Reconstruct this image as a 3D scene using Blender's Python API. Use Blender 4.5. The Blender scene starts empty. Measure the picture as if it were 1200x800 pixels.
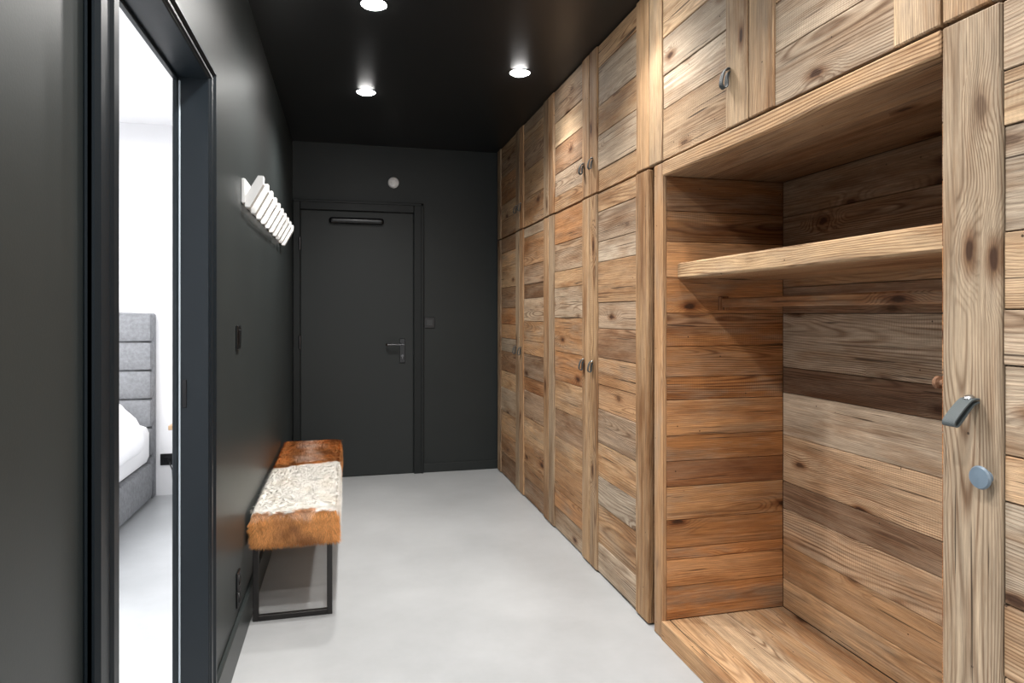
import bpy, bmesh, math, random
from mathutils import Vector, noise
C = bpy.context.scene.collection
rng = random.Random(11)
PI = math.pi

# ------------------------------------------------------------------ materials
def new_mat(name):
    m = bpy.data.materials.new(name); m.use_nodes = True
    nt = m.node_tree
    return m, nt, nt.nodes, nt.links, nt.nodes['Principled BSDF']

def plain(name, col, rough=0.5, metal=0.0, bump=0.0, bscale=80, var=0.0, vscale=3, spec=0.5, rvar=0, det=5):
    m, nt, N, L, b = new_mat(name)
    b.inputs['Base Color'].default_value = (*col, 1)
    b.inputs['Roughness'].default_value = rough
    b.inputs['Metallic'].default_value = metal
    b.inputs['Specular IOR Level'].default_value = spec
    tc = N.new('ShaderNodeTexCoord')
    if var > 0:
        n = N.new('ShaderNodeTexNoise'); n.inputs['Scale'].default_value = vscale; n.inputs['Detail'].default_value = det
        n.inputs['Roughness'].default_value = 0.62
        L.new(tc.outputs['Object'], n.inputs['Vector'])
        mr = N.new('ShaderNodeMapRange'); mr.inputs['From Min'].default_value = .3; mr.inputs['From Max'].default_value = .7
        mr.inputs['To Min'].default_value = 1 - var; mr.inputs['To Max'].default_value = 1 + var
        L.new(n.outputs['Fac'], mr.inputs['Value'])
        vm = N.new('ShaderNodeVectorMath'); vm.operation = 'SCALE'; vm.inputs[0].default_value = col
        L.new(mr.outputs['Result'], vm.inputs['Scale']); L.new(vm.outputs[0], b.inputs['Base Color'])
        if rvar:
            m2 = N.new('ShaderNodeMapRange'); m2.inputs['From Min'].default_value = .3; m2.inputs['From Max'].default_value = .7
            m2.inputs['To Min'].default_value = rough - rvar; m2.inputs['To Max'].default_value = rough + rvar
            L.new(n.outputs['Fac'], m2.inputs['Value']); L.new(m2.outputs['Result'], b.inputs['Roughness'])
    if bump > 0:
        n2 = N.new('ShaderNodeTexNoise'); n2.inputs['Scale'].default_value = bscale; n2.inputs['Detail'].default_value = 4
        L.new(tc.outputs['Object'], n2.inputs['Vector'])
        bp = N.new('ShaderNodeBump'); bp.inputs['Strength'].default_value = bump; bp.inputs['Distance'].default_value = .004
        L.new(n2.outputs['Fac'], bp.inputs['Height']); L.new(bp.outputs[0], b.inputs['Normal'])
    return m

def wood_material(name, contrast=1.0, rough=0.68):
    m, nt, N, L, b = new_mat(name)
    def math_(op, a, c=None, d=None):
        n = N.new('ShaderNodeMath'); n.operation = op
        for i, v in enumerate((a, c, d)):
            if v is None: continue
            if isinstance(v, (int, float)): n.inputs[i].default_value = v
            else: L.new(v, n.inputs[i])
        return n.outputs[0]
    def vscale(v, s):
        n = N.new('ShaderNodeVectorMath'); n.operation = 'MULTIPLY'; L.new(v, n.inputs[0]); n.inputs[1].default_value = s
        return n.outputs[0]
    def noise_(v, detail=3, rough_=0.55):
        n = N.new('ShaderNodeTexNoise'); n.inputs['Scale'].default_value = 1; n.inputs['Detail'].default_value = detail
        n.inputs['Roughness'].default_value = rough_
        L.new(v, n.inputs['Vector']); return n.outputs['Fac']
    def mrange(v, a0, a1, b0, b1, smooth=False):
        n = N.new('ShaderNodeMapRange')
        if smooth: n.interpolation_type = 'SMOOTHSTEP'
        L.new(v, n.inputs['Value'])
        n.inputs['From Min'].default_value = a0; n.inputs['From Max'].default_value = a1
        n.inputs['To Min'].default_value = b0; n.inputs['To Max'].default_value = b1
        return n.outputs['Result']
    def mix(fac, A, B, mode='MIX'):
        n = N.new('ShaderNodeMix'); n.data_type = 'RGBA'; n.blend_type = mode
        if isinstance(fac, (int, float)): n.inputs['Factor'].default_value = fac
        else: L.new(fac, n.inputs['Factor'])
        for k, v in (('A', A), ('B', B)):
            if isinstance(v, tuple): n.inputs[k].default_value = (*v, 1)
            else: L.new(v, n.inputs[k])
        return n.outputs['Result']
    g = N.new('ShaderNodeAttribute'); g.attribute_name = 'gc'
    o = N.new('ShaderNodeAttribute'); o.attribute_name = 'go'
    t = N.new('ShaderNodeAttribute'); t.attribute_name = 'tone'
    add = N.new('ShaderNodeVectorMath'); add.operation = 'ADD'; L.new(g.outputs['Vector'], add.inputs[0]); L.new(o.outputs['Vector'], add.inputs[1])
    P = add.outputs[0]
    so = N.new('ShaderNodeSeparateXYZ'); L.new(o.outputs['Vector'], so.inputs[0])
    rb = math_('FRACT', math_('MULTIPLY', so.outputs[0], 7.31)); rb2 = math_('FRACT', math_('MULTIPLY', so.outputs[1], 5.17))
    rb3 = math_('FRACT', math_('MULTIPLY', so.outputs[2], 3.77))
    sep = N.new('ShaderNodeSeparateXYZ'); L.new(g.outputs['Vector'], sep.inputs[0])
    # knots
    vo = N.new('ShaderNodeTexVoronoi'); vo.voronoi_dimensions = '2D'; vo.inputs['Scale'].default_value = 1
    wob = noise_(vscale(P, (12, 22, 9)), 3)
    wv = N.new('ShaderNodeVectorMath'); wv.operation = 'ADD'
    cmb = N.new('ShaderNodeCombineXYZ'); L.new(math_('MULTIPLY', wob, .14), cmb.inputs[0]); L.new(math_('MULTIPLY', wob, .14), cmb.inputs[1])
    L.new(vscale(P, (2.7, 7.0, 1)), wv.inputs[0]); L.new(cmb.outputs[0], wv.inputs[1])
    L.new(wv.outputs[0], vo.inputs['Vector'])
    sc = N.new('ShaderNodeSeparateColor'); L.new(vo.outputs['Color'], sc.inputs[0])
    on = mrange(sc.outputs[0], .62, .84, 0, 1)
    pull = math_('MULTIPLY', mrange(vo.outputs['Distance'], 0, .38, 1, 0, True), on)
    core = math_('MULTIPLY', mrange(vo.outputs['Distance'], .040, .085, 1, 0, True), on)
    halo = math_('MULTIPLY', mrange(vo.outputs['Distance'], .06, .20, 1, 0, True), on)
    vn = N.new('ShaderNodeTexVoronoi'); vn.voronoi_dimensions = '2D'; vn.inputs['Scale'].default_value = 1
    L.new(vscale(P, (7.5, 7.5, 1)), vn.inputs['Vector'])
    sn = N.new('ShaderNodeSeparateColor'); L.new(vn.outputs['Color'], sn.inputs[0])
    nail = math_('MULTIPLY', mrange(vn.outputs['Distance'], .016, .024, 1, 0), mrange(sn.outputs[1], .74, .76, 0, 1))
    # growth ring field: long, stretched
    n1 = noise_(vscale(P, (.80, 2.8, 2.8)), 2, .45)
    n2 = noise_(vscale(P, (3.0, 45, 45)), 4, .6)
    off = math_('ADD', math_('MULTIPLY', math_('SUBTRACT', n1, .5), .15), math_('MULTIPLY', math_('SUBTRACT', n2, .5), .008))
    bb = math_('ADD', sep.outputs[1], off)
    cc = math_('ADD', sep.outputs[2], math_('MULTIPLY', math_('SUBTRACT', n1, .5), .09))
    R = math_('SQRT', math_('ADD', math_('MULTIPLY', bb, bb), math_('MULTIPLY', cc, cc)))
    R = math_('ADD', R, math_('MULTIPLY', pull, .028))
    frq = mrange(rb, 0, 1, 110, 260)
    s = math_('SINE', math_('MULTIPLY', math_('MULTIPLY', R, 2 * PI), frq))
    s = math_('MULTIPLY_ADD', s, .5, .5)
    ring = math_('POWER', s, 2.2)
    fib = noise_(vscale(P, (14, 600, 600)), 3, .65)
    fib2 = noise_(vscale(P, (6.0, 190, 190)), 6, .72)
    fib3 = noise_(vscale(P, (1.4, 42, 42)), 5, .62)
    blo = noise_(vscale(P, (1.6, 8, 8)), 5, .62)
    blo2 = noise_(vscale(P, (2.8, 16, 16)), 6, .68)
    blo3 = noise_(vscale(P, (1.4, 24, 24)), 5, .66)
    patch = mrange(noise_(vscale(P, (2.2, 10, 10)), 4, .6), .34, .60, .25, 1.0)
    rs = math_('MULTIPLY', math_('MULTIPLY', ring, patch), mrange(rb2, 0, 1, .35 * contrast, .92 * contrast))
    rs = math_('MULTIPLY', rs, mrange(fib, .3, .7, .75, 1.15))
    base = mix(math_('MULTIPLY', mrange(blo2, .44, .64, 0, 1), mrange(rb3, 0, 1, .20, .75)), t.outputs['Color'], (.31, .240, .172))
    base = mix(mrange(blo, .50, .32, 0, .7), base, (.64, .43, .26), 'MULTIPLY')
    base = mix(math_('MULTIPLY', mrange(blo3, .55, .70, 0, 1), mrange(rb, 0, 1, .2, .7)), base, (.52, .36, .24), 'MULTIPLY')
    base = mix(rs, base, (.26, .150, .085), 'MULTIPLY')
    base = mix(math_('MULTIPLY', halo, .8), base, (.38, .22, .12), 'MULTIPLY')
    sawn = math_('SINE', math_('MULTIPLY_ADD', sep.outputs[0], 640, math_('MULTIPLY', wob, 9)))
    sawa = math_('MULTIPLY', mrange(rb2, .78, .84, 0, 1), mrange(blo, .45, .6, 0, 1))
    k = math_('MULTIPLY', mrange(fib, .28, .72, .78, 1.18), mrange(blo, .3, .7, .84, 1.16))
    k = math_('MULTIPLY', k, mrange(fib2, .28, .72, .66, 1.32))
    k = math_('MULTIPLY', k, mrange(fib3, .30, .70, .84, 1.14))
    k = math_('MULTIPLY', k, math_('MULTIPLY_ADD', math_('MULTIPLY', sawn, sawa), .09, 1.08))
    sv = N.new('ShaderNodeVectorMath'); sv.operation = 'SCALE'; L.new(base, sv.inputs[0]); L.new(k, sv.inputs['Scale'])
    mk = mix(math_('MULTIPLY', core, .9), sv.outputs[0], (.04, .016, .007))
    cr = mrange(noise_(vscale(P, (2.4, 120, 120)), 2, .4), .28, .31, 1, 0)
    cr = math_('MAXIMUM', cr, nail)
    mc = mix(math_('MULTIPLY', cr, .85), mk, (.030, .017, .010))
    L.new(mc, b.inputs['Base Color'])
    b.inputs['Roughness'].default_value = rough
    b.inputs['Specular IOR Level'].default_value = .25
    h = math_('ADD', math_('MULTIPLY', ring, .3), math_('MULTIPLY', fib, .6))
    h = math_('ADD', h, math_('MULTIPLY', fib2, .8))
    h = math_('ADD', h, math_('MULTIPLY', math_('MULTIPLY', sawn, sawa), .3))
    h = math_('SUBTRACT', h, math_('MULTIPLY', cr, 1.3))
    bp = N.new('ShaderNodeBump'); bp.inputs['Strength'].default_value = .34; bp.inputs['Distance'].default_value = .0035
    L.new(h, bp.inputs['Height']); L.new(bp.outputs[0], b.inputs['Normal'])
    return m

def attr_mat(name, attr, rough):
    m, nt, N, L, b = new_mat(name)
    a = N.new('ShaderNodeAttribute'); a.attribute_name = attr
    L.new(a.outputs['Color'], b.inputs['Base Color'])
    b.inputs['Roughness'].default_value = rough; b.inputs['Specular IOR Level'].default_value = .3
    return m

def emis(name, col, st):
    m, nt, N, L, b = new_mat(name)
    b.inputs['Emission Color'].default_value = (*col, 1); b.inputs['Emission Strength'].default_value = st
    return m

M_wood = wood_material('reclaimed_wood')
M_wall = plain('anthracite_paint', (.0235, .0290, .0292), .40, bump=.03, bscale=220, var=.08, vscale=2, spec=.42)
M_wallb = plain('anthracite_paint_shaded', (.0190, .0220, .0217), .46, bump=.05, bscale=220, var=.10, vscale=2, spec=.25)  # same wall paint, the end wall's dimmer light put into a darker colour
M_ceil = plain('black_satin_paint', (.0115, .0122, .0126), .36, bump=.03, bscale=160, var=.1, spec=.5)
M_door = plain('charcoal_door_paint', (.0235, .0265, .0265), .46, bump=.03, bscale=200, spec=.22)
M_trim = plain('navy_black_satin_paint', (.0060, .0105, .0145), .38, bump=.03, bscale=120, spec=.35)
M_frame = plain('dark_frame_paint', (.0130, .0150, .0150), .42, bump=.03, bscale=120, spec=.2)
M_white = plain('white_wall_paint', (.78, .78, .79), .6, bump=.04, bscale=200)
M_floor = plain('light_concrete', (.385, .397, .405), .33, bump=.04, bscale=60, var=.16, vscale=1.3, rvar=.05, det=9)
M_black = plain('black_plastic', (.004, .0045, .005), .3, bump=.02, spec=.5)
M_greyp = plain('dark_grey_plastic', (.032, .034, .035), .35, bump=.02, spec=.4)
M_blackg = plain('satin_black_metal', (.004, .004, .005), .28, spec=.4, bump=.01)
M_ring = plain('black_lamp_trim', (.02, .02, .02), .4, bump=.01)
M_wp = plain('white_plastic', (.86, .87, .87), .4, bump=.02)
M_steel = plain('brushed_steel', (.45, .46, .47), .28, 1.0, bump=.05)
M_dsteel = plain('dark_steel', (.10, .10, .105), .26, 1.0, bump=.05)
M_bronze = plain('dark_bronze_steel', (.022, .020, .019), .38, .5, bump=.05)
M_leather = plain('grey_leather', (.050, .060, .063), .5, bump=.35, bscale=500, spec=.4)
M_leather2 = plain('pale_grey_leather', (.066, .080, .084), .5, bump=.35, bscale=500, spec=.4)
M_knob = plain('blue_grey_enamel', (.14, .19, .24), .35, bump=.05)
M_fab = plain('grey_upholstery', (.20, .205, .215), .95, bump=.4, bscale=900, var=.2, vscale=45)
M_linen = plain('white_linen', (.84, .84, .85), .85, bump=.3, bscale=300)
M_glint = plain('pale_blue_glint', (.48, .56, .62), .5, bump=.05)
M_fur = attr_mat('cowhide_hair', 'tone', .6)
M_lamp = emis('lamp_lens', (1, .98, .95), 100)
M_oak = plain('oak_veneer', (.45, .30, .17), .5, bump=.1, var=.1, vscale=20)

# ------------------------------------------------------------------ mesh helpers
ORG = {}
class MB:
    def __init__(s): s.V = []; s.F = []; s.G = []; s.O = []; s.T = []; s.sm = False
    def _add(s, vs, fs, tone=(.4, .4, .4), gc=None, go=(0, 0, 0)):
        n = len(s.V)
        for i, v in enumerate(vs):
            s.V.append(tuple(v)); s.T.append(tone if not callable(tone) else tone(v)); s.O.append(go)
            s.G.append(gc(v) if gc else tuple(v))
        for f in fs: s.F.append([n + k for k in f])
        return s
    def box(s, x0, x1, y0, y1, z0, z1, b=.0, tone=(.4, .4, .4), gc=None, go=(0, 0, 0)):
        X = (x0, x1); Y = (y0, y1); Z = (z0, z1)
        if b <= 0:
            vs = [(X[i], Y[j], Z[k]) for i in (0, 1) for j in (0, 1) for k in (0, 1)]
            fs = [(0, 1, 3, 2), (4, 6, 7, 5), (0, 4, 5, 1), (2, 3, 7, 6), (0, 2, 6, 4), (1, 5, 7, 3)]
            return s._add(vs, fs, tone, gc, go)
        idx = {}; vs = []
        for i in (0, 1):
            for j in (0, 1):
                for k in (0, 1):
                    sg = (i, j, k)
                    for a in range(3):
                        c = [X[i], Y[j], Z[k]]
                        for q in range(3):
                            if q != a: c[q] += b if sg[q] == 0 else -b
                        idx[(i, j, k, a)] = len(vs); vs.append(c)
        fs = []
        def key(d, a): return idx[(d[0], d[1], d[2], a)]
        for a in range(3):
            i, j = [q for q in range(3) if q != a]
            for sgn in (0, 1):
                f = []
                for (p, q) in ((0, 0), (1, 0), (1, 1), (0, 1)):
                    d = {a: sgn, i: p, j: q}; f.append(key(d, a))
                fs.append(f)
            for p in (0, 1):
                for q in (0, 1):
                    d0 = {a: 0, i: p, j: q}; d1 = {a: 1, i: p, j: q}
                    fs.append([key(d0, i), key(d1, i), key(d1, j), key(d0, j)])
        for i in (0, 1):
            for j in (0, 1):
                for k in (0, 1): fs.append([idx[(i, j, k, 0)], idx[(i, j, k, 1)], idx[(i, j, k, 2)]])
        return s._add(vs, fs, tone, gc, go)
    def plank(s, x0, x1, y0, y1, z0, z1, along, across, tone, b=.0018):
        """board: along/across are axis numbers; grain coordinates stored per vertex"""
        lo = (x0, y0, z0); hi = (x1, y1, z1)
        dep = 3 - along - across
        ca = (lo[across] + hi[across]) / 2 + rng.uniform(-.08, .08); cd = (lo[dep] + hi[dep]) / 2 - rng.uniform(.02, .09)
        go = (rng.uniform(-50, 50), rng.uniform(-50, 50), rng.uniform(-50, 50))
        gc = lambda v: (v[along], v[across] - ca, v[dep] - cd)
        return s.box(x0, x1, y0, y1, z0, z1, b, tone, gc, go)
    def cyl(s, p0, p1, r0, r1=None, n=28):
        if r1 is None: r1 = r0
        p0 = Vector(p0); p1 = Vector(p1); d = (p1 - p0).normalized()
        u = d.orthogonal().normalized(); w = d.cross(u)
        vs = []
        for p, r in ((p0, r0), (p1, r1)):
            for i in range(n):
                a = 2 * PI * i / n; vs.append(p + (u * math.cos(a) + w * math.sin(a)) * r)
        fs = [(i, (i + 1) % n, n + (i + 1) % n, n + i) for i in range(n)] + [tuple(range(n)), tuple(range(n, 2 * n))]
        return s._add(vs, fs)
    def lathe(s, base, d, prof, n=36):
        base = Vector(base); d = Vector(d).normalized(); u = d.orthogonal().normalized(); w = d.cross(u)
        vs = []; fs = []
        for r, h in prof:
            for i in range(n):
                a = 2 * PI * i / n; vs.append(base + d * h + (u * math.cos(a) + w * math.sin(a)) * max(r, 1e-5))
        for k in range(len(prof) - 1):
            for i in range(n): fs.append((k * n + i, k * n + (i + 1) % n, (k + 1) * n + (i + 1) % n, (k + 1) * n + i))
        return s._add(vs, fs)
    def tube(s, pts, r, n=14):
        for a, b_ in zip(pts[:-1], pts[1:]): s.cyl(a, b_, r, r, n)
        return s
    def ribbon(s, path, wdir, width, thick):
        w = Vector(wdir).normalized(); pts = [Vector(p) for p in path]; vs = []; fs = []
        for i, p in enumerate(pts):
            t = (pts[min(i + 1, len(pts) - 1)] - pts[max(i - 1, 0)]).normalized(); nn = t.cross(w)
            for (a, c) in ((-1, -1), (1, -1), (1, 1), (-1, 1)): vs.append(p + w * a * width / 2 + nn * c * thick / 2)
        for i in range(len(pts) - 1):
            for k in range(4): fs.append((i * 4 + k, i * 4 + (k + 1) % 4, i * 4 + 4 + (k + 1) % 4, i * 4 + 4 + k))
        fs.append((0, 1, 2, 3)); m = (len(pts) - 1) * 4; fs.append((m, m + 1, m + 2, m + 3))
        return s._add(vs, fs)
    def soft(s, x0, x1, y0, y1, z0, z1, r, step, disp=0, dscale=5, tone=(.4, .4, .4), puff=0):
        lo = Vector((x0, y0, z0)); hi = Vector((x1, y1, z1)); cen = (lo + hi) / 2
        n = [max(2, int(round((hi[i] - lo[i]) / step))) for i in range(3)]
        for a in range(3):
            i, j = [q for q in range(3) if q != a]
            for sgn in (0, 1):
                vs = []; fs = []
                for p in range(n[i] + 1):
                    for q in range(n[j] + 1):
                        v = Vector((0, 0, 0)); v[a] = hi[a] if sgn else lo[a]
                        v[i] = lo[i] + (hi[i] - lo[i]) * p / n[i]; v[j] = lo[j] + (hi[j] - lo[j]) * q / n[j]
                        c = Vector([min(max(v[k], lo[k] + r), hi[k] - r) for k in range(3)])
                        dd = v - c
                        if dd.length > 1e-9: dd.normalize(); v = c + dd * r
                        if disp: v += dd * disp * noise.noise(v * dscale)
                        if puff:
                            fx = 1 - ((v[i] - cen[i]) / (hi[i] - lo[i]) * 2) ** 2; fy = 1 - ((v[j] - cen[j]) / (hi[j] - lo[j]) * 2) ** 2
                            v += dd * puff * max(0, fx) * max(0, fy)
                        vs.append(v)
                for p in range(n[i]):
                    for q in range(n[j]):
                        k = p * (n[j] + 1) + q; fs.append((k, k + 1, k + n[j] + 2, k + n[j] + 1))
                s._add(vs, fs, tone)
        s.sm = True
        return s
    def build(s, name, mat, parent=None, smooth=False, origin=None, weld=True, label=None, normals=True):
        if parent is not None: org = ORG[parent.name]
        elif origin is not None: org = Vector(origin)
        else:
            xs = [v[0] for v in s.V]; ys = [v[1] for v in s.V]; zs = [v[2] for v in s.V]
            org = Vector(((min(xs) + max(xs)) / 2, (min(ys) + max(ys)) / 2, min(zs)))
        me = bpy.data.meshes.new(name)
        me.from_pydata([tuple(Vector(v) - org) for v in s.V], [], s.F)
        a = me.attributes.new('gc', 'FLOAT_VECTOR', 'POINT'); a.data.foreach_set('vector', [c for g in s.G for c in g])
        a = me.attributes.new('go', 'FLOAT_VECTOR', 'POINT'); a.data.foreach_set('vector', [c for g in s.O for c in g])
        a = me.attributes.new('tone', 'FLOAT_COLOR', 'POINT'); a.data.foreach_set('color', [c for g in s.T for c in (*g, 1)])
        if normals:
            bm = bmesh.new(); bm.from_mesh(me)
            if s.sm and weld: bmesh.ops.remove_doubles(bm, verts=bm.verts, dist=1e-5)
            bmesh.ops.recalc_face_normals(bm, faces=bm.faces); bm.to_mesh(me); bm.free()
        if smooth or s.sm:
            me.polygons.foreach_set('use_smooth', [True] * len(me.polygons))
            me.set_sharp_from_angle(angle=math.radians(38))
        me.materials.append(mat)
        o = bpy.data.objects.new(name, me); C.objects.link(o)
        if parent is not None: o.parent = parent
        else: o.location = org
        ORG[o.name] = org
        if label: o['label'] = label
        return o

def tag(o, label, cat=None, group=None, kind=None):
    o['label'] = label
    if cat: o['category'] = cat
    if group: o['group'] = group
    if kind: o['kind'] = kind
    return o
def thing(name, loc, label, cat, group=None):
    o = bpy.data.objects.new(name, None); C.objects.link(o); o.location = loc; o.empty_display_size = .1
    ORG[o.name] = Vector(loc)
    return tag(o, label, cat, group)
def struct(o, label, cat): return tag(o, label, cat, kind='structure')

# ------------------------------------------------------------------ dimensions (metres)
XL, XR, YB, H = -.40, 1.19, 5.33, 2.585
Y0 = -2.0
DO0, DO1, DH = 1.285, 2.075, 1.945      # bedroom opening
WT = .078                              # partition thickness
XBK = 1.765

# ------------------------------------------------------------------ the room shell
struct(MB().box(-4.1, 1.95, Y0, YB + .15, -.1, 0).build('floor', M_floor), 'pale grey polished concrete floor of the hallway', 'floor')
struct(MB().box(XL - WT, 1.95, Y0, YB + .15, H, H + .1).build('ceiling', M_ceil), 'black satin ceiling with recessed spotlights', 'ceiling')
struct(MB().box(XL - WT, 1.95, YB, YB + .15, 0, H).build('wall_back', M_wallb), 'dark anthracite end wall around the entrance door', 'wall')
w = MB(); hw = WT / 2
w.box(XL - hw, XL, Y0, DO0 - .02, 0, H); w.box(XL - hw, XL, DO1 + .02, YB, 0, H); w.box(XL - hw, XL, DO0 - .02, DO1 + .02, DH + .02, H)
struct(w.build('wall_left', M_wall), 'dark anthracite left wall with the bedroom doorway', 'wall')
w = MB()
w.box(XL - WT, XL - hw, Y0, DO0 - .02, 0, H); w.box(XL - WT, XL - hw, DO1 + .02, 5.1, 0, H); w.box(XL - WT, XL - hw, DO0 - .02, DO1 + .02, DH + .02, H)
struct(w.build('wall_bedroom_right', M_white), 'white bedroom side of the partition wall', 'wall')
struct(MB().box(XBK, 1.95, Y0, YB, 0, H).build('wall_right', M_wall), 'dark wall behind the wooden wardrobes', 'wall')
struct(MB().box(-4.1, XL - WT, 5.1, 5.2, 0, H).build('wall_bedroom_back', M_white), 'white bedroom wall behind the headboard', 'wall')
struct(MB().box(-4.1, -4.0, .2, 5.1, 0, H).build('wall_bedroom_left', M_white), 'white far side wall of the bedroom', 'wall')
struct(MB().box(-4.1, XL - WT, .1, .2, 0, H).build('wall_bedroom_front', M_white), 'white near wall of the bedroom', 'wall')
struct(MB().box(-4.1, XL - WT, .1, 5.2, H, H + .1).build('ceiling_bedroom', M_white), 'white bedroom ceiling', 'ceiling')
struct(MB().box(XL, XL + .016, DO1 + .085, YB, 0, .13, .003).build('baseboard_left', M_wall), 'dark grey skirting board along the left wall', 'baseboard')
struct(MB().box(.592, XR + .02, YB - .014, YB, 0, .07, .003).build('baseboard_back', M_wallb), 'dark grey skirting board right of the entrance door', 'baseboard')
struct(MB().box(-1.16, XL - WT, 5.085, 5.1, 0, .09, .003).build('baseboard_bedroom', M_trim), 'dark skirting board below the white bedroom wall', 'baseboard')

# bedroom doorway casing and jamb
root = thing('trim_2', (XL, (DO0 + DO1) / 2, 0), 'dark navy stepped casing and jambs of the bedroom doorway', 'door frame'); root['kind'] = 'structure'
c = MB(); cn, cf, ct = .115, .078, .048
zt = DH + ct
c.box(XL, XL + .016, DO0 - cn, DO0, 0, zt - .005, .003); c.box(XL, XL + .016, DO1, DO1 + cf, 0, zt - .005, .003); c.box(XL, XL + .016, DO0, DO1, DH, zt - .005, .003)
c.box(XL, XL + .024, DO0 - cn, DO0 - cn + .032, 0, zt, .007); c.box(XL, XL + .021, DO0 - .045, DO0 - .004, 0, DH + .02, .008)
c.box(XL, XL + .024, DO1 + cf - .026, DO1 + cf, 0, zt, .007); c.box(XL, XL + .021, DO1 + .004, DO1 + .036, 0, DH + .02, .008)
c.box(XL, XL + .024, DO0 - cn, DO1 + cf, zt - .022, zt, .006)
c.box(XL, XL + .021, DO0 - .045, DO1 + .036, DH + .004, DH + .02, .005)
c.build('casing', M_trim, root)
j = MB()
j.box(XL - WT - .002, XL + .004, DO0 - .02, DO0, 0, DH + .02, .001); j.box(XL - WT - .002, XL + .004, DO1, DO1 + .02, 0, DH + .02, .001)
j.box(XL - WT - .002, XL + .004, DO0, DO1, DH, DH + .02, .001)
j.box(XL - WT - .002, XL - WT + .012, DO1 - .010, DO1, 0, DH, .002); j.box(XL - WT - .002, XL - WT + .012, DO0, DO0 + .010, 0, DH, .002)
j.box(XL - WT - .002, XL - WT + .012, DO0, DO1, DH - .010, DH, .002)
j.build('jamb', M_trim, root)
gk = MB(); gk.box(XL - WT + .0125, XL - WT + .018, DO1 - .005, DO1, 0, DH - .01, .002)  # pale strip standing in for light reflected off the rebate edge
gk.build('edge_glint', M_glint, root, label='pale strip on the door rebate edge, reflected light put into its colour')
MB().box(XL - .056, XL - .044, DO1 - .003, DO1 + .001, 1.00, 1.08, .001).build('strike_plate', M_blackg, root)

# entrance door
D0, D1, DT = -.338, .514, 2.06
leaf = struct(MB().box(D0, D1, YB - .012, YB + .03, .004, DT, .003).build('door_1', M_door), 'flush charcoal entrance door at the end of the hallway', 'door')
f = MB()
f.box(D0 - .055, D0 - .004, YB - .03, YB, 0, DT + .075, .004); f.box(D1 + .004, D1 + .075, YB - .03, YB, 0, DT + .075, .004)
f.box(D0 - .004, D1 + .004, YB - .03, YB, DT + .004, DT + .075, .004)
f.box(D1 + .06, D1 + .08, YB - .036, YB, 0, DT + .08, .003); f.box(D0 - .055, D1 + .08, YB - .036, YB, DT + .06, DT + .08, .003)
struct(f.build('trim_1', M_frame), 'dark frame around the charcoal entrance door', 'door frame')
yf = YB - .012
h = MB(); h.box(.406, .450, yf - .008, yf, .88, 1.07, .003)
h.build('handle_plate', M_black, leaf)
h = MB(); h.cyl((.428, yf - .05, 1.025), (.428, yf, 1.025), .011); h.cyl((.436, yf - .05, 1.025), (.310, yf - .053, 1.025), .010)
h.cyl((.310, yf - .053, 1.025), (.305, yf - .03, 1.025), .010)
h.build('handle', M_dsteel, leaf, smooth=True, label='dark steel lever handle')
MB().cyl((.428, yf - .018, .935), (.428, yf - .005, .935), .010).box(.424, .432, yf - .022, yf - .005, .91, .935, .001).build('lock_cylinder', M_dsteel, leaf, smooth=True)
cl = MB(); cl.soft(-.13, .285, yf - .045, yf, 1.962, 2.010, .021, .01)
cl.build('door_closer', M_blackg, leaf, label='slim smooth black closer bar')
for z in (.25, 1.05, 1.8):
    MB().cyl((D0 - .006, yf - .022, z - .05), (D0 - .006, yf - .022, z + .05), .008).build('hinge', M_dsteel, leaf, smooth=True)

# ------------------------------------------------------------------ switches, sockets, detector
def wall_plate(name, cx, cy, cz, facing, label, cat, hh=.042, ww=.042, socket=False):
    t = thing(name, (cx, cy, cz - hh), label, cat)
    p = MB(); k = MB()
    if facing == 'x':
        p.box(cx, cx + .008, cy - ww, cy + ww, cz - hh, cz + hh, .003); k.box(cx + .007, cx + .011, cy - ww * .6, cy + ww * .6, cz - hh * .62, cz + hh * .62, .002)
        if socket: k = MB().lathe((cx + .0075, cy, cz), (1, 0, 0), [(.0, .001), (.015, .001), (.017, .003), (.020, .003), (.020, 0)])
    else:
        p.box(cx - ww, cx + ww, cy - .008, cy, cz - hh, cz + hh, .003); k.box(cx - ww * .6, cx + ww * .6, cy - .011, cy - .007, cz - hh * .62, cz + hh * .62, .002)
        if socket: k = MB().lathe((cx, cy - .0075, cz), (0, -1, 0), [(.0, .001), (.015, .001), (.017, .003), (.020, .003), (.020, 0)])
    p.build('cover_plate', M_black, t)
    k.build('socket_insert' if socket else 'rocker', M_greyp if facing == 'y' and not socket else M_blackg, t, smooth=socket)
    return t
wall_plate('light_switch', XL, 2.69, 1.18, 'x', 'black light switch on the left wall between doorway and bench', 'light switch', .046, .038)
wall_plate('light_switch', .645, YB, 1.195, 'y', 'black square light switch beside the entrance door', 'light switch', .043, .043)
wall_plate('wall_socket', XL, 2.69, .265, 'x', 'black wall socket above skirting, upper one of two', 'socket', .032, .032, True)
wall_plate('wall_socket', XL, 2.69, .198, 'x', 'black wall socket above skirting, lower one of two', 'socket', .032, .032, True)
wall_plate('wall_socket', -1.22, 5.1, .25, 'y', 'black wall socket beside the bed in the bedroom', 'socket', .04, .04, True)
pts = [(-1.205, 5.09, .25), (-1.19, 5.04, .24), (-1.165, 5.02, .19), (-1.16, 5.015, .10), (-1.15, 5.00, .03), (-1.12, 4.98, .005), (-1.05, 4.99, .005), (-.98, 5.03, .005)]
tag(MB().tube(pts, .004, 8).build('power_cable', M_black, smooth=True), 'thin black power cable hanging from the bedroom socket to the floor', 'cable')
t = thing('wall_detector', (.36, YB, 2.30), 'small round white detector on the wall above the entrance door', 'detector')
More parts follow.
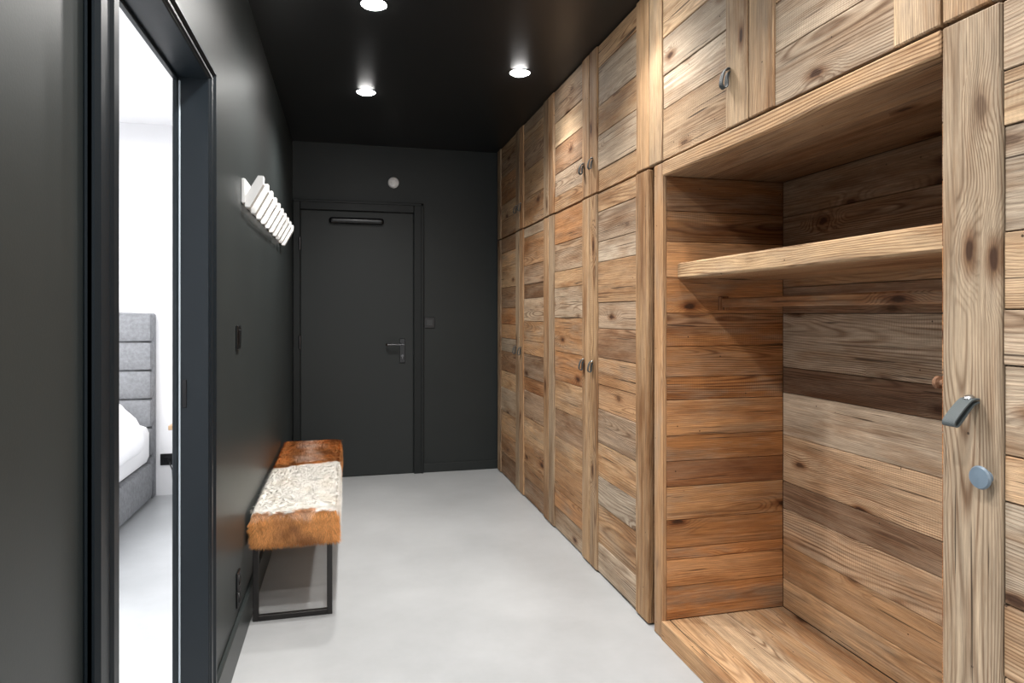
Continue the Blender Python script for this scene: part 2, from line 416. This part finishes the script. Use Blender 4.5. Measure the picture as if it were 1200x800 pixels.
MB().lathe((.36, YB, 2.30), (0, -1, 0), [(0, 0), (.043, 0), (.043, .012), (.039, .022), (.033, .026), (0, .028)]).build('housing', M_wp, t, smooth=True)
MB().lathe((.36, YB - .026, 2.30), (0, -1, 0), [(.020, 0), (.020, .006), (.016, .010), (0, .010)]).build('sensor', M_wp, t, smooth=True)

# ------------------------------------------------------------------ ceiling spotlights
spots = [(.113, 4.05), (.919, 3.52), (.113, 2.89), (.919, 2.36), (.113, 1.73), (.919, 1.20), (.113, .5), (.7, -.4)]
labs = ['round recessed spotlight nearest the entrance door', 'round recessed spotlight close to the wooden wardrobes', 'round recessed spotlight cut by the top edge of the photo', 'round recessed spotlight above the wardrobe row beside the open niche',
        'round recessed spotlight beside the bedroom doorway', 'round recessed spotlight above the open niche', 'round recessed spotlight overhead near the camera', 'round recessed spotlight behind the camera']
for (x, y), lb in zip(spots, labs):
    t = thing('recessed_spotlight', (x, y, H), lb, 'ceiling light', 'recessed ceiling spotlights')
    MB().lathe((x, y, H), (0, 0, -1), [(.059, 0), (.059, .002), (.057, .003), (.054, .003), (.054, 0)]).build('trim_ring', M_ring, t, smooth=True)
    MB().lathe((x, y, H), (0, 0, -1), [(0, .014), (.024, .013), (.042, .009), (.054, .002), (.054, 0)]).build('lens', M_lamp, t, smooth=True)
    ld = bpy.data.lights.new('spot_lamp', 'SPOT'); ld.energy = 108 if x < .5 else 46; ld.spot_size = math.radians(150 if x < .5 else 125); ld.spot_blend = 1; ld.shadow_soft_size = .045
    ld.color = (1, .965, .925)
    lo = bpy.data.objects.new('spot_lamp', ld); C.objects.link(lo); lo.parent = t; lo.location = (0, 0, -.064)

# ------------------------------------------------------------------ wardrobes
LT = (.54, .385, .240); MD = (.39, .235, .122); OR = (.37, .185, .080); DK = (.20, .105, .052); GR = (.41, .325, .238); WA = (.46, .290, .156)
def jit(c, a=.16):
    k = 1 + rng.uniform(-a, a); d = rng.uniform(-.07, .07)
    return (c[0] * k, c[1] * k * (1 + d * .5), c[2] * k * (1 + d))
def panel_x(mb, x0, x1, y0, y1, z0, z1, pal, hmin=.085, hmax=.20):
    z = z0; last = None
    while z < z1 - .001:
        hh = rng.uniform(hmin, hmax)
        if z1 - (z + hh) < hmin * .7: hh = z1 - z
        tn = rng.choice([p for p in pal if p != last]); last = tn
        mb.plank(x0 + rng.uniform(0, .004), x1, y0, y1, z + .0013, z + hh - .0013, 1, 2, jit(tn))
        z += hh
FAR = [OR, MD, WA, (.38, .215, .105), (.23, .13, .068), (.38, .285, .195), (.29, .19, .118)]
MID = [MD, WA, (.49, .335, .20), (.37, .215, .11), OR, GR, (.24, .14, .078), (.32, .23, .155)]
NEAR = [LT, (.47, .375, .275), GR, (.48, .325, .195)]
STF = [MD, (.41, .26, .14), (.34, .24, .15)]; STM = [WA, MD, (.42, .305, .20)]; STN = [(.50, .35, .21), (.47, .345, .22), (.45, .31, .185)]
def smooth_path(ctrl, n=6):
    out = []
    P = [ctrl[0]] + list(ctrl) + [ctrl[-1]]
    for i in range(1, len(P) - 2):
        p0, p1, p2, p3 = [Vector(q) for q in P[i - 1:i + 3]]
        for k in range(n):
            u = k / n
            out.append(.5 * ((2 * p1) + (p2 - p0) * u + (2 * p0 - 5 * p1 + 4 * p2 - p3) * u * u + (3 * p1 - p0 - 3 * p2 + p3) * u ** 3))
    out.append(Vector(ctrl[-1])); return out
def leather_pull(parent, y, z, s=1.0, hang=False):
    x = XR
    if not hang:
        c2 = [(-.002, .004), (-.018, .002), (-.034, -.010), (-.050, -.026), (-.060, -.038), (-.060, -.046), (-.052, -.046), (-.040, -.034), (-.026, -.018), (-.014, -.006), (-.002, -.002)]
    else:
        c2 = [(-.003, .000), (-.013, .000), (-.023, -.014), (-.029, -.036), (-.030, -.052), (-.021, -.062), (-.011, -.055), (-.010, -.035), (-.008, -.018), (-.003, -.009)]
    pth = smooth_path([(x + a * s, y, z + b_ * s) for a, b_ in c2])
    MB().ribbon(pth, (0, 1, 0), (.020 if hang else .028) * s, .0030).build('handle', M_leather if hang else M_leather2, parent, smooth=True, label='grey leather loop pull')
    if hang: MB().lathe((x - .004, y, z + .003), (-.35, 0, 1), [(.006, 0), (.006, .002), (.004, .0035), (0, .004)], 24).build('stud', M_steel, parent, smooth=True)
    else: MB().lathe((x - .012, y, z + .004), (-.25, 0, 1), [(.0095, 0), (.0095, .003), (.007, .006), (0, .007)], 28).build('bolt', M_steel, parent, smooth=True)
def cabinet_door(parent, y0, y1, z0, z1, pal, spal, sw0=.105, sw1=.105, handle=None, hs=.85, hang=True):
    g = .0036
    p = MB(); panel_x(p, XR + .006, XR + .03, y0 + sw0, y1 - sw1, z0 + g, z1 - g, pal)
    p.box(XR + .026, XR + .034, y0 + g, y1 - g, z0 + g, z1 - g, 0, DK)
    d = p.build('door', M_wood, parent)
    MB().plank(XR, XR + .026, y0 + g, y0 + sw0 - .0014, z0 + g, z1 - g, 2, 1, jit(rng.choice(spal)), .003).build('stile', M_wood, d)
    MB().plank(XR, XR + .026, y1 - sw1 + .0014, y1 - g, z0 + g, z1 - g, 2, 1, jit(rng.choice(spal)), .003).build('stile', M_wood, d)
    if handle: leather_pull(d, handle[0], handle[1], hs, hang)
    return d
XB = XR + .036
def body(parent, y0, y1, z0, z1):
    MB().box(XB, XBK - .002, y0 + .001, y1 - .001, z0, z1, 0, DK, lambda v: (v[2], v[1], v[0])).build('body', M_wood, parent)
ZS = 1.86
def unit(name, y0, y1, z0, z1, splits, pals, spals, handles, label, cat, group=None, sw=None, hs=.85, hang=True):
    t = thing(name, ((XB + XBK) / 2, (y0 + y1) / 2, z0), label, cat, group)
    body(t, y0, y1, z0, z1)
    for i in range(len(splits) - 1):
        a, b_ = splits[i], splits[i + 1]
        k = sw[i] if sw else (.105, .105)
        cabinet_door(t, a, b_, z0 + .004 if z0 < .1 else z0 + .001, z1 - .001, pals[i], spals[i], k[0], k[1], handles[i], hs, hang)
    return t
YN = 2.49
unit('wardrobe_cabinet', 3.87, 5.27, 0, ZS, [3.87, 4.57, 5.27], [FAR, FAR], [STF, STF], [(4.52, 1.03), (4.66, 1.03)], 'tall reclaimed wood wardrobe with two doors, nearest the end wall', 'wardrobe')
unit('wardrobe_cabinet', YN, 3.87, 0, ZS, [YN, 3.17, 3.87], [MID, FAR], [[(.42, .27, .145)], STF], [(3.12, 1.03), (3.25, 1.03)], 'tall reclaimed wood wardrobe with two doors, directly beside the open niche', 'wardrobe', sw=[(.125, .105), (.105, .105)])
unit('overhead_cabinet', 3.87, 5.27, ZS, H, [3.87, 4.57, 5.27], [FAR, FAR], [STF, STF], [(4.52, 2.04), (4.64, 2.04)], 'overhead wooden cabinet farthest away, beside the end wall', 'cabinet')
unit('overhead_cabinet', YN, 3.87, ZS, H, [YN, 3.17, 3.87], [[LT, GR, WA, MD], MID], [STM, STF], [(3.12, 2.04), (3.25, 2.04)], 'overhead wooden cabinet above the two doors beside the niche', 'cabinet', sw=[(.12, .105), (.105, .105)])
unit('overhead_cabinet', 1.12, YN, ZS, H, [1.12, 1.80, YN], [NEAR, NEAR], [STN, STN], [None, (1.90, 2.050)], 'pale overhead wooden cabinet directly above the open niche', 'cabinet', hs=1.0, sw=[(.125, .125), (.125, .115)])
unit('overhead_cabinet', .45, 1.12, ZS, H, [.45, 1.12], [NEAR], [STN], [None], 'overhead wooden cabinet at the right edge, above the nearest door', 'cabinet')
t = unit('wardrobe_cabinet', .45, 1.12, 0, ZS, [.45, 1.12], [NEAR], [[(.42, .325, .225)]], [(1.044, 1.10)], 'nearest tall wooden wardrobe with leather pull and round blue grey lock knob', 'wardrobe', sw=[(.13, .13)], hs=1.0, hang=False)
dr = [o for o in t.children if o.name.startswith('door')][0]
MB().lathe((XR + .001, 1.016, .957), (-1, 0, 0), [(0, 0), (.012, 0), (.012, .012), (.021, .015), (.0225, .019), (.020, .023), (0, .024)]).build('lock_knob', M_knob, dr, smooth=True, label='round blue grey lock knob')
struct(MB().box(XR + .01, XBK, 5.271, YB, 0, H, 0, DK).build('trim_3', M_wall), 'dark filler strip between wardrobes and end wall', 'trim')

# open niche
NL, NR, NB, NT, NF = 2.375, 1.14, 1.733, 1.805, .072
t = thing('open_wardrobe', ((XR + NB) / 2, 1.79, 0), 'open reclaimed wood wardrobe niche with shelf and hanging rail', 'open wardrobe')
SID = [(.42, .190, .070), (.39, .172, .060), (.44, .205, .078), (.29, .122, .046), (.48, .245, .104)]
def side(y0, y1, zs, pal):
    mb = MB(); last = None
    for a, b_ in zip(zs[:-1], zs[1:]):
        shade = .55 if a > 1.5 else 1.0  # shadow under the niche top painted into the upper planks
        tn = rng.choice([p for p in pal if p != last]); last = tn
        mb.plank(XR + .024, NB, y0, y1, a + .001, b_ - .001, 0, 2, tuple(q_ * shade for q_ in jit(tn)))
    return mb
zs = [NF, .20, .305, .35, .46, .59, .69, .79, .93, 1.02, 1.14, 1.27, 1.41, 1.55, 1.67, NT]
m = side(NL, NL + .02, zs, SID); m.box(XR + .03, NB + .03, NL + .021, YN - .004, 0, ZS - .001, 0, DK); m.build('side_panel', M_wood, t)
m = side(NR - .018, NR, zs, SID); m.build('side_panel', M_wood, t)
MB().plank(XR + .003, XR + .024, NL + .0, NL + .070, .0, ZS - .003, 2, 1, (.40, .23, .115), .004).build('front_post', M_wood, t)
bk = [(NF, .19, WA), (.19, .33, MD), (.33, .475, (.44, .29, .175)), (.475, .585, (.22, .13, .076)), (.585, .775, (.49, .35, .225)), (.775, .948, (.46, .36, .26)), (.948, 1.052, (.18, .105, .062)), (1.052, 1.27, (.45, .36, .265)), (1.27, 1.375, (.22, .125, .07)), (1.375, 1.50, MD), (1.50, 1.66, (.23, .14, .08)), (1.66, NT, (.19, .12, .07))]  # topmost boards coloured darker to carry the shadow above the shelf
m = MB()
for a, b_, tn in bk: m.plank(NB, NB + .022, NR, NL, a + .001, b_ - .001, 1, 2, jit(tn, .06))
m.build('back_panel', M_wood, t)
m = MB(); x = XR
for wd, tn in ((.04, WA), (.12, WA), (.13, LT), (.125, WA), (.128, MD)):
    m.plank(x + .0006, x + wd - .0006, NR, NL + .0, .0 if x == XR else .04, NF, 1, 0, jit(tn, .06)); x += wd
m.build('base', M_wood, t)
m = MB(); x = XR + .028
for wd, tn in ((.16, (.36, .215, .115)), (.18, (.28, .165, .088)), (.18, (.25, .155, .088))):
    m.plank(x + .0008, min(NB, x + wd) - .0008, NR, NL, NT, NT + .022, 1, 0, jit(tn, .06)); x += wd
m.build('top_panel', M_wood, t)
MB().plank(XR + .001, XR + .027, NR - .018, NL - .005, NT - .002, ZS - .003, 1, 2, jit(WA, .03), .004).build('top_rail', M_wood, t)
m = MB(); m.plank(1.257, 1.30, NR, NL, 1.405, 1.467, 1, 2, (.46, .315, .18), .006); m.plank(1.3005, NB, NR, NL, 1.407, 1.465, 1, 0, jit(MD, .05), .002)
m.build('shelf', M_wood, t, label='thick wooden shelf with rough front edge')
MB().plank(1.446, 1.470, NR, NL, 1.294, 1.330, 1, 2, (.33, .165, .075), .005).build('hanging_rail', M_wood, t)
for y0_, y1_ in ((NL - .012, NL), (NR, NR + .012)):
    MB().plank(1.436, 1.480, y0_, y1_, 1.282, 1.337, 2, 0, (.30, .14, .06), .003).build('rail_socket', M_wood, t)
q = MB().lathe((1.232, NR, 1.122), (0, 1, 0), [(.007, 0), (.007, .016), (.013, .020), (.014, .027), (.010, .032), (0, .033)])
q.T = [(.22, .12, .07)] * len(q.V); q.build('coat_peg', M_wood, t, smooth=True)

# ------------------------------------------------------------------ cowhide bench
BX0, BX1, BY0, BY1, BZ0, BZ1 = -.392, -.032, 2.90, 4.50, .318, .458
t = thing('bench', ((BX0 + BX1) / 2, (BY0 + BY1) / 2, 0), 'low bench covered in brown and white cowhide on dark metal loop legs', 'bench')
BR = (.60, .27, .085); BR2 = (.22, .085, .030); WH = (.92, .90, .86)
def hide(v):
    x, y, z = v[0], v[1], v[2]
    n = noise.noise(Vector((x * 9, y * 6, z * 7))) * .055 + noise.noise(Vector((x * 45, y * 25, z * 40))) * .022
    yy = y + n
    if x > BX1 - .030 and z < BZ1 - .02: w = 1 if 2.93 < yy < 3.80 else 0
    elif z < BZ1 - .030 + n * .5 and yy < 2.985: w = 0
    elif yy < 2.925: w = .15
    elif yy < 3.77 + .25 * (x + .2): w = 1
    elif yy > 3.84: w = .75 * max(0, 1 - abs(x + .20 + n * 1.2) / .09) * (.65 + .35 * noise.noise(Vector((x * 20, y * 9, 1))))
    else: w = 0
    k = .66 + 1.0 * noise.noise(Vector((x * 9 + 4, y * 6, z * 11))) + .6 * noise.noise(Vector((x * 34 + 4, y * 20, z * 22)))
    k = min(1.1, max(.22, k + .1))
    br = tuple(BR[i] * k + BR2[i] * (1.1 - k) for i in range(3))
    cs = .07 * max(0, noise.noise(Vector((x * 14, y * 8, 3.3))))
    wh = (WH[0] * (1 - cs * .5), WH[1] * (1 - cs), WH[2] * (1 - cs * 1.6))
    return tuple(br[i] * (1 - w) + wh[i] * w for i in range(3))
m = MB(); m.soft(BX0 + .006, BX1, BY0, BY1, BZ0, BZ1 - .008, .030, .014, .0, 9, hide)
cush = m.build('cowhide_cushion', M_fur, t)
m = MB()
for i in range(80000):
    q = rng.random(); x = rng.uniform(BX0 + .008, BX1 - .004); y = rng.uniform(BY0 + .004, BY1 - .004); z = rng.uniform(BZ0 + .004, BZ1 - .012)
    if q < .52: p = Vector((x, y, BZ1 - .0085)); nn = Vector((0, 0, 1)); tdir = Vector((rng.gauss(.15, .35), rng.gauss(-.8, .25), 0))
    elif q < .75: p = Vector((BX1 - .001, y, z)); nn = Vector((1, 0, 0)); tdir = Vector((0, rng.gauss(-.2, .35), -1))
    elif q < .95: p = Vector((x, BY0 + .001, z)); nn = Vector((0, -1, 0)); tdir = Vector((rng.gauss(0, .35), 0, -1))
    else: p = Vector((BX0 + .008, y, z)); nn = Vector((-1, 0, 0)); tdir = Vector((0, rng.gauss(-.2, .35), -1))
    c = Vector((min(max(p.x, BX0 + .038), BX1 - .030), min(max(p.y, BY0 + .030), BY1 - .030), min(max(p.z, BZ0 + .030), BZ1 - .038)))
    dd = p - c
    if dd.length > .0295: dd.normalize(); p = c + dd * .0295; nn = dd
    cl_ = noise.noise(p * 30)
    if q < .52: tdir += Vector((cl_ * .7, 0, 0))
    elif q < .75: tdir += Vector((0, cl_ * .6, 0))
    else: tdir += Vector((cl_ * .8, 0, 0))
    col = hide(p); wht = col[2] > .3
    ln = rng.uniform(.018, .034) * (1.25 if wht and p.y < 2.98 else 1); tdir.normalize()
    lift = rng.uniform(.001, .010) if q < .52 else rng.uniform(.003, .012) + max(0, cl_) * .010
    tip = p + tdir * ln + nn * lift
    if tip.x < XL + .002: tip.x = XL + .002
    sd = tdir.cross(nn).normalized() * .0012
    k = rng.uniform(.92, 1.06) if wht else rng.uniform(.55, 1.40); col = tuple(min(.93, cc * k) for cc in col)
    m._add([p - sd, p + sd, tip], [(0, 1, 2)], col)
fu = m.build('hair', M_fur, t, weld=False, normals=False); fu['kind'] = 'stuff'
for yy in (2.925, 4.45):
    l = MB(); a, b_, s_ = BX0 + .018, BX1 - .026, .022
    l.box(a, a + s_, yy - .011, yy + .011, 0, BZ0 + .008, .0015); l.box(b_ - s_, b_, yy - .011, yy + .011, 0, BZ0 + .008, .0015)
    l.box(a + s_, b_ - s_, yy - .011, yy + .011, 0, s_, .0015)
    l.build('leg', M_bronze, t)
l = MB()
for xx in (BX0 + .029, BX1 - .037): l.box(xx - .011, xx + .011, 2.937, 4.438, BZ0 - .018, BZ0 + .008, .0015)
l.build('seat_frame', M_bronze, t)

# ------------------------------------------------------------------ white coat rack
t = thing('coat_rack', (XL, 3.56, 1.69), 'white wall coat rack with a row of slanted pegs above the bench', 'coat rack')
MB().box(XL, XL + .014, 2.79, 4.37, 1.705, 1.800, .002).build('rail', M_wp, t)
ns = 10
for i in range(ns):
    y = 2.82 + i * (4.34 - 2.82) / (ns - 1)
    mb = MB(); hy = .022; vs = []
    prof = [(XL + .012, 1.690), (XL + .030, 1.690), (XL + .080, 1.782), (XL + .080, 1.815), (XL + .060, 1.815), (XL + .012, 1.730)]
    for yy in (y - hy, y + hy):
        for (a, c_) in prof: vs.append((a, yy, c_))
    n_ = len(prof)
    mb._add(vs, [tuple(range(n_)), tuple(range(n_, 2 * n_))] + [(k, (k + 1) % n_, n_ + (k + 1) % n_, n_ + k) for k in range(n_)])
    mb.build('peg', M_wp, t)

# ------------------------------------------------------------------ bedroom
t = thing('bed', (-2.06, 4.05, 0), 'grey upholstered bed with tall padded headboard seen through the doorway', 'bed')
MB().soft(-2.86, -1.27, 3.05, 4.98, .02, .26, .03, .05).build('base', M_fab, t)
MB().soft(-2.83, -1.285, 3.08, 4.97, .26, .52, .05, .05).build('mattress', M_linen, t)
m = MB(); m.box(-2.90, -1.285, 5.03, 5.095, 0, 1.27, .01)
for k in range(6):
    z0 = .10 + k * .195
    for xx in range(3):
        m.soft(-2.895 + xx * .5365, -2.895 + (xx + 1) * .5365 - .004, 4.985, 5.05, z0 + .002, z0 + .193, .022, .03, puff=.008)
m.build('headboard', M_fab, t)
for z, y in ((0, 3.15), (0, 4.9)):
    for x in (-2.8, -1.33): MB().box(x - .02, x + .02, y - .02, y + .02, 0, .025, .002).build('foot', M_black, t)
m = MB(); vs = []; fs = []
prof = [(-2.85, .526), (-2.87, .57), (-2.84, .62)] + [(-2.80 + k * .0725, .70) for k in range(20)] + [(-1.38, .695), (-1.32, .67), (-1.265, .62), (-1.235, .56), (-1.22, .51), (-1.217, .47), (-1.222, .44), (-1.235, .425), (-1.25, .42), (-1.272, .425), (-1.278, .45), (-1.278, .48), (-1.28, .524), (-1.35, .526), (-2.0, .526)]
ny = 44
for k in range(ny + 1):
    y = 3.2 + 1.36 * k / ny
    for i, (a, b_) in enumerate(prof):
        outer = 1 <= i <= 30
        e = 1 - (2 * k / ny - 1) ** 8
        nn = noise.noise(Vector((a * 3.2, y * 3.2, b_ * 3))) * .05 + .045 + noise.noise(Vector((a * 9, y * 9, b_ * 9))) * .014 if outer else 0
        nn *= e
        if a > -1.27 and outer: vs.append((a + max(nn, 0) * .5, y, b_))
        else: vs.append((a, y, b_ + (max(nn, 0) if outer and b_ > .56 else 0)))
np_ = len(prof)
for k in range(ny):
    for i in range(np_): fs.append((k * np_ + i, k * np_ + (i + 1) % np_, (k + 1) * np_ + (i + 1) % np_, (k + 1) * np_ + i))
fs.append(tuple(range(np_))); fs.append(tuple(range(ny * np_, (ny + 1) * np_)))
m._add(vs, fs)
tag(m.build('duvet', M_linen, smooth=True), 'puffy white duvet spread over the bed', 'duvet')
m = MB(); m.soft(-2.05, -1.42, 4.62, 4.96, .53, .68, .07, .03, .0, 6)
tag(m.build('pillow', M_linen), 'white pillow leaning by the grey headboard', 'pillow')
t = thing('bedside_shelf', (-.95, 4.95, .40), 'small oak wall shelf beside the bed, mostly hidden by the door jamb', 'shelf')
MB().box(-1.14, -.76, 4.80, 5.1, .50, .53, .003).build('top', M_oak, t)
MB().box(-1.12, -.78, 4.82, 5.1, .40, .50, .003).build('drawer', M_white, t)

# ------------------------------------------------------------------ lights, world, camera
def area(name, loc, rot, sx, sy, e, col=(1, 1, 1)):
    ld = bpy.data.lights.new(name, 'AREA'); ld.shape = 'RECTANGLE'; ld.size = sx; ld.size_y = sy; ld.energy = e; ld.color = col
    o = bpy.data.objects.new(name, ld); C.objects.link(o); o.location = loc; o.rotation_euler = rot
area('bedroom_fill', (-2.0, 2.9, 2.5), (0, 0, 0), 2.2, 2.8, 165, (.99, .99, 1))  # added area lamp under the ceiling to brighten the bedroom, no fixture there
area('hall_fill', (.4, -1.9, 1.5), (math.radians(90), 0, 0), 1.4, 2.0, 30, (.97, .985, 1))  # added fill lamp at the open hall end behind the camera
wd = bpy.data.worlds.new('world'); bpy.context.scene.world = wd; wd.use_nodes = True
wd.node_tree.nodes['Background'].inputs[0].default_value = (.9, .95, 1, 1); wd.node_tree.nodes['Background'].inputs[1].default_value = .4
cd = bpy.data.cameras.new('camera'); cam = bpy.data.objects.new('camera', cd); C.objects.link(cam)
cd.sensor_width = 36; cd.lens = 780 / 1200 * 36; cd.shift_y = -33 / 1200; cd.clip_start = .02
cam.location = (0, 0, 1.27); cam.rotation_euler = (PI / 2, 0, -math.atan(194 / 780))
bpy.context.scene.camera = cam
bpy.context.scene.view_settings.view_transform = 'Standard'
bpy.context.scene.view_settings.look = 'None'
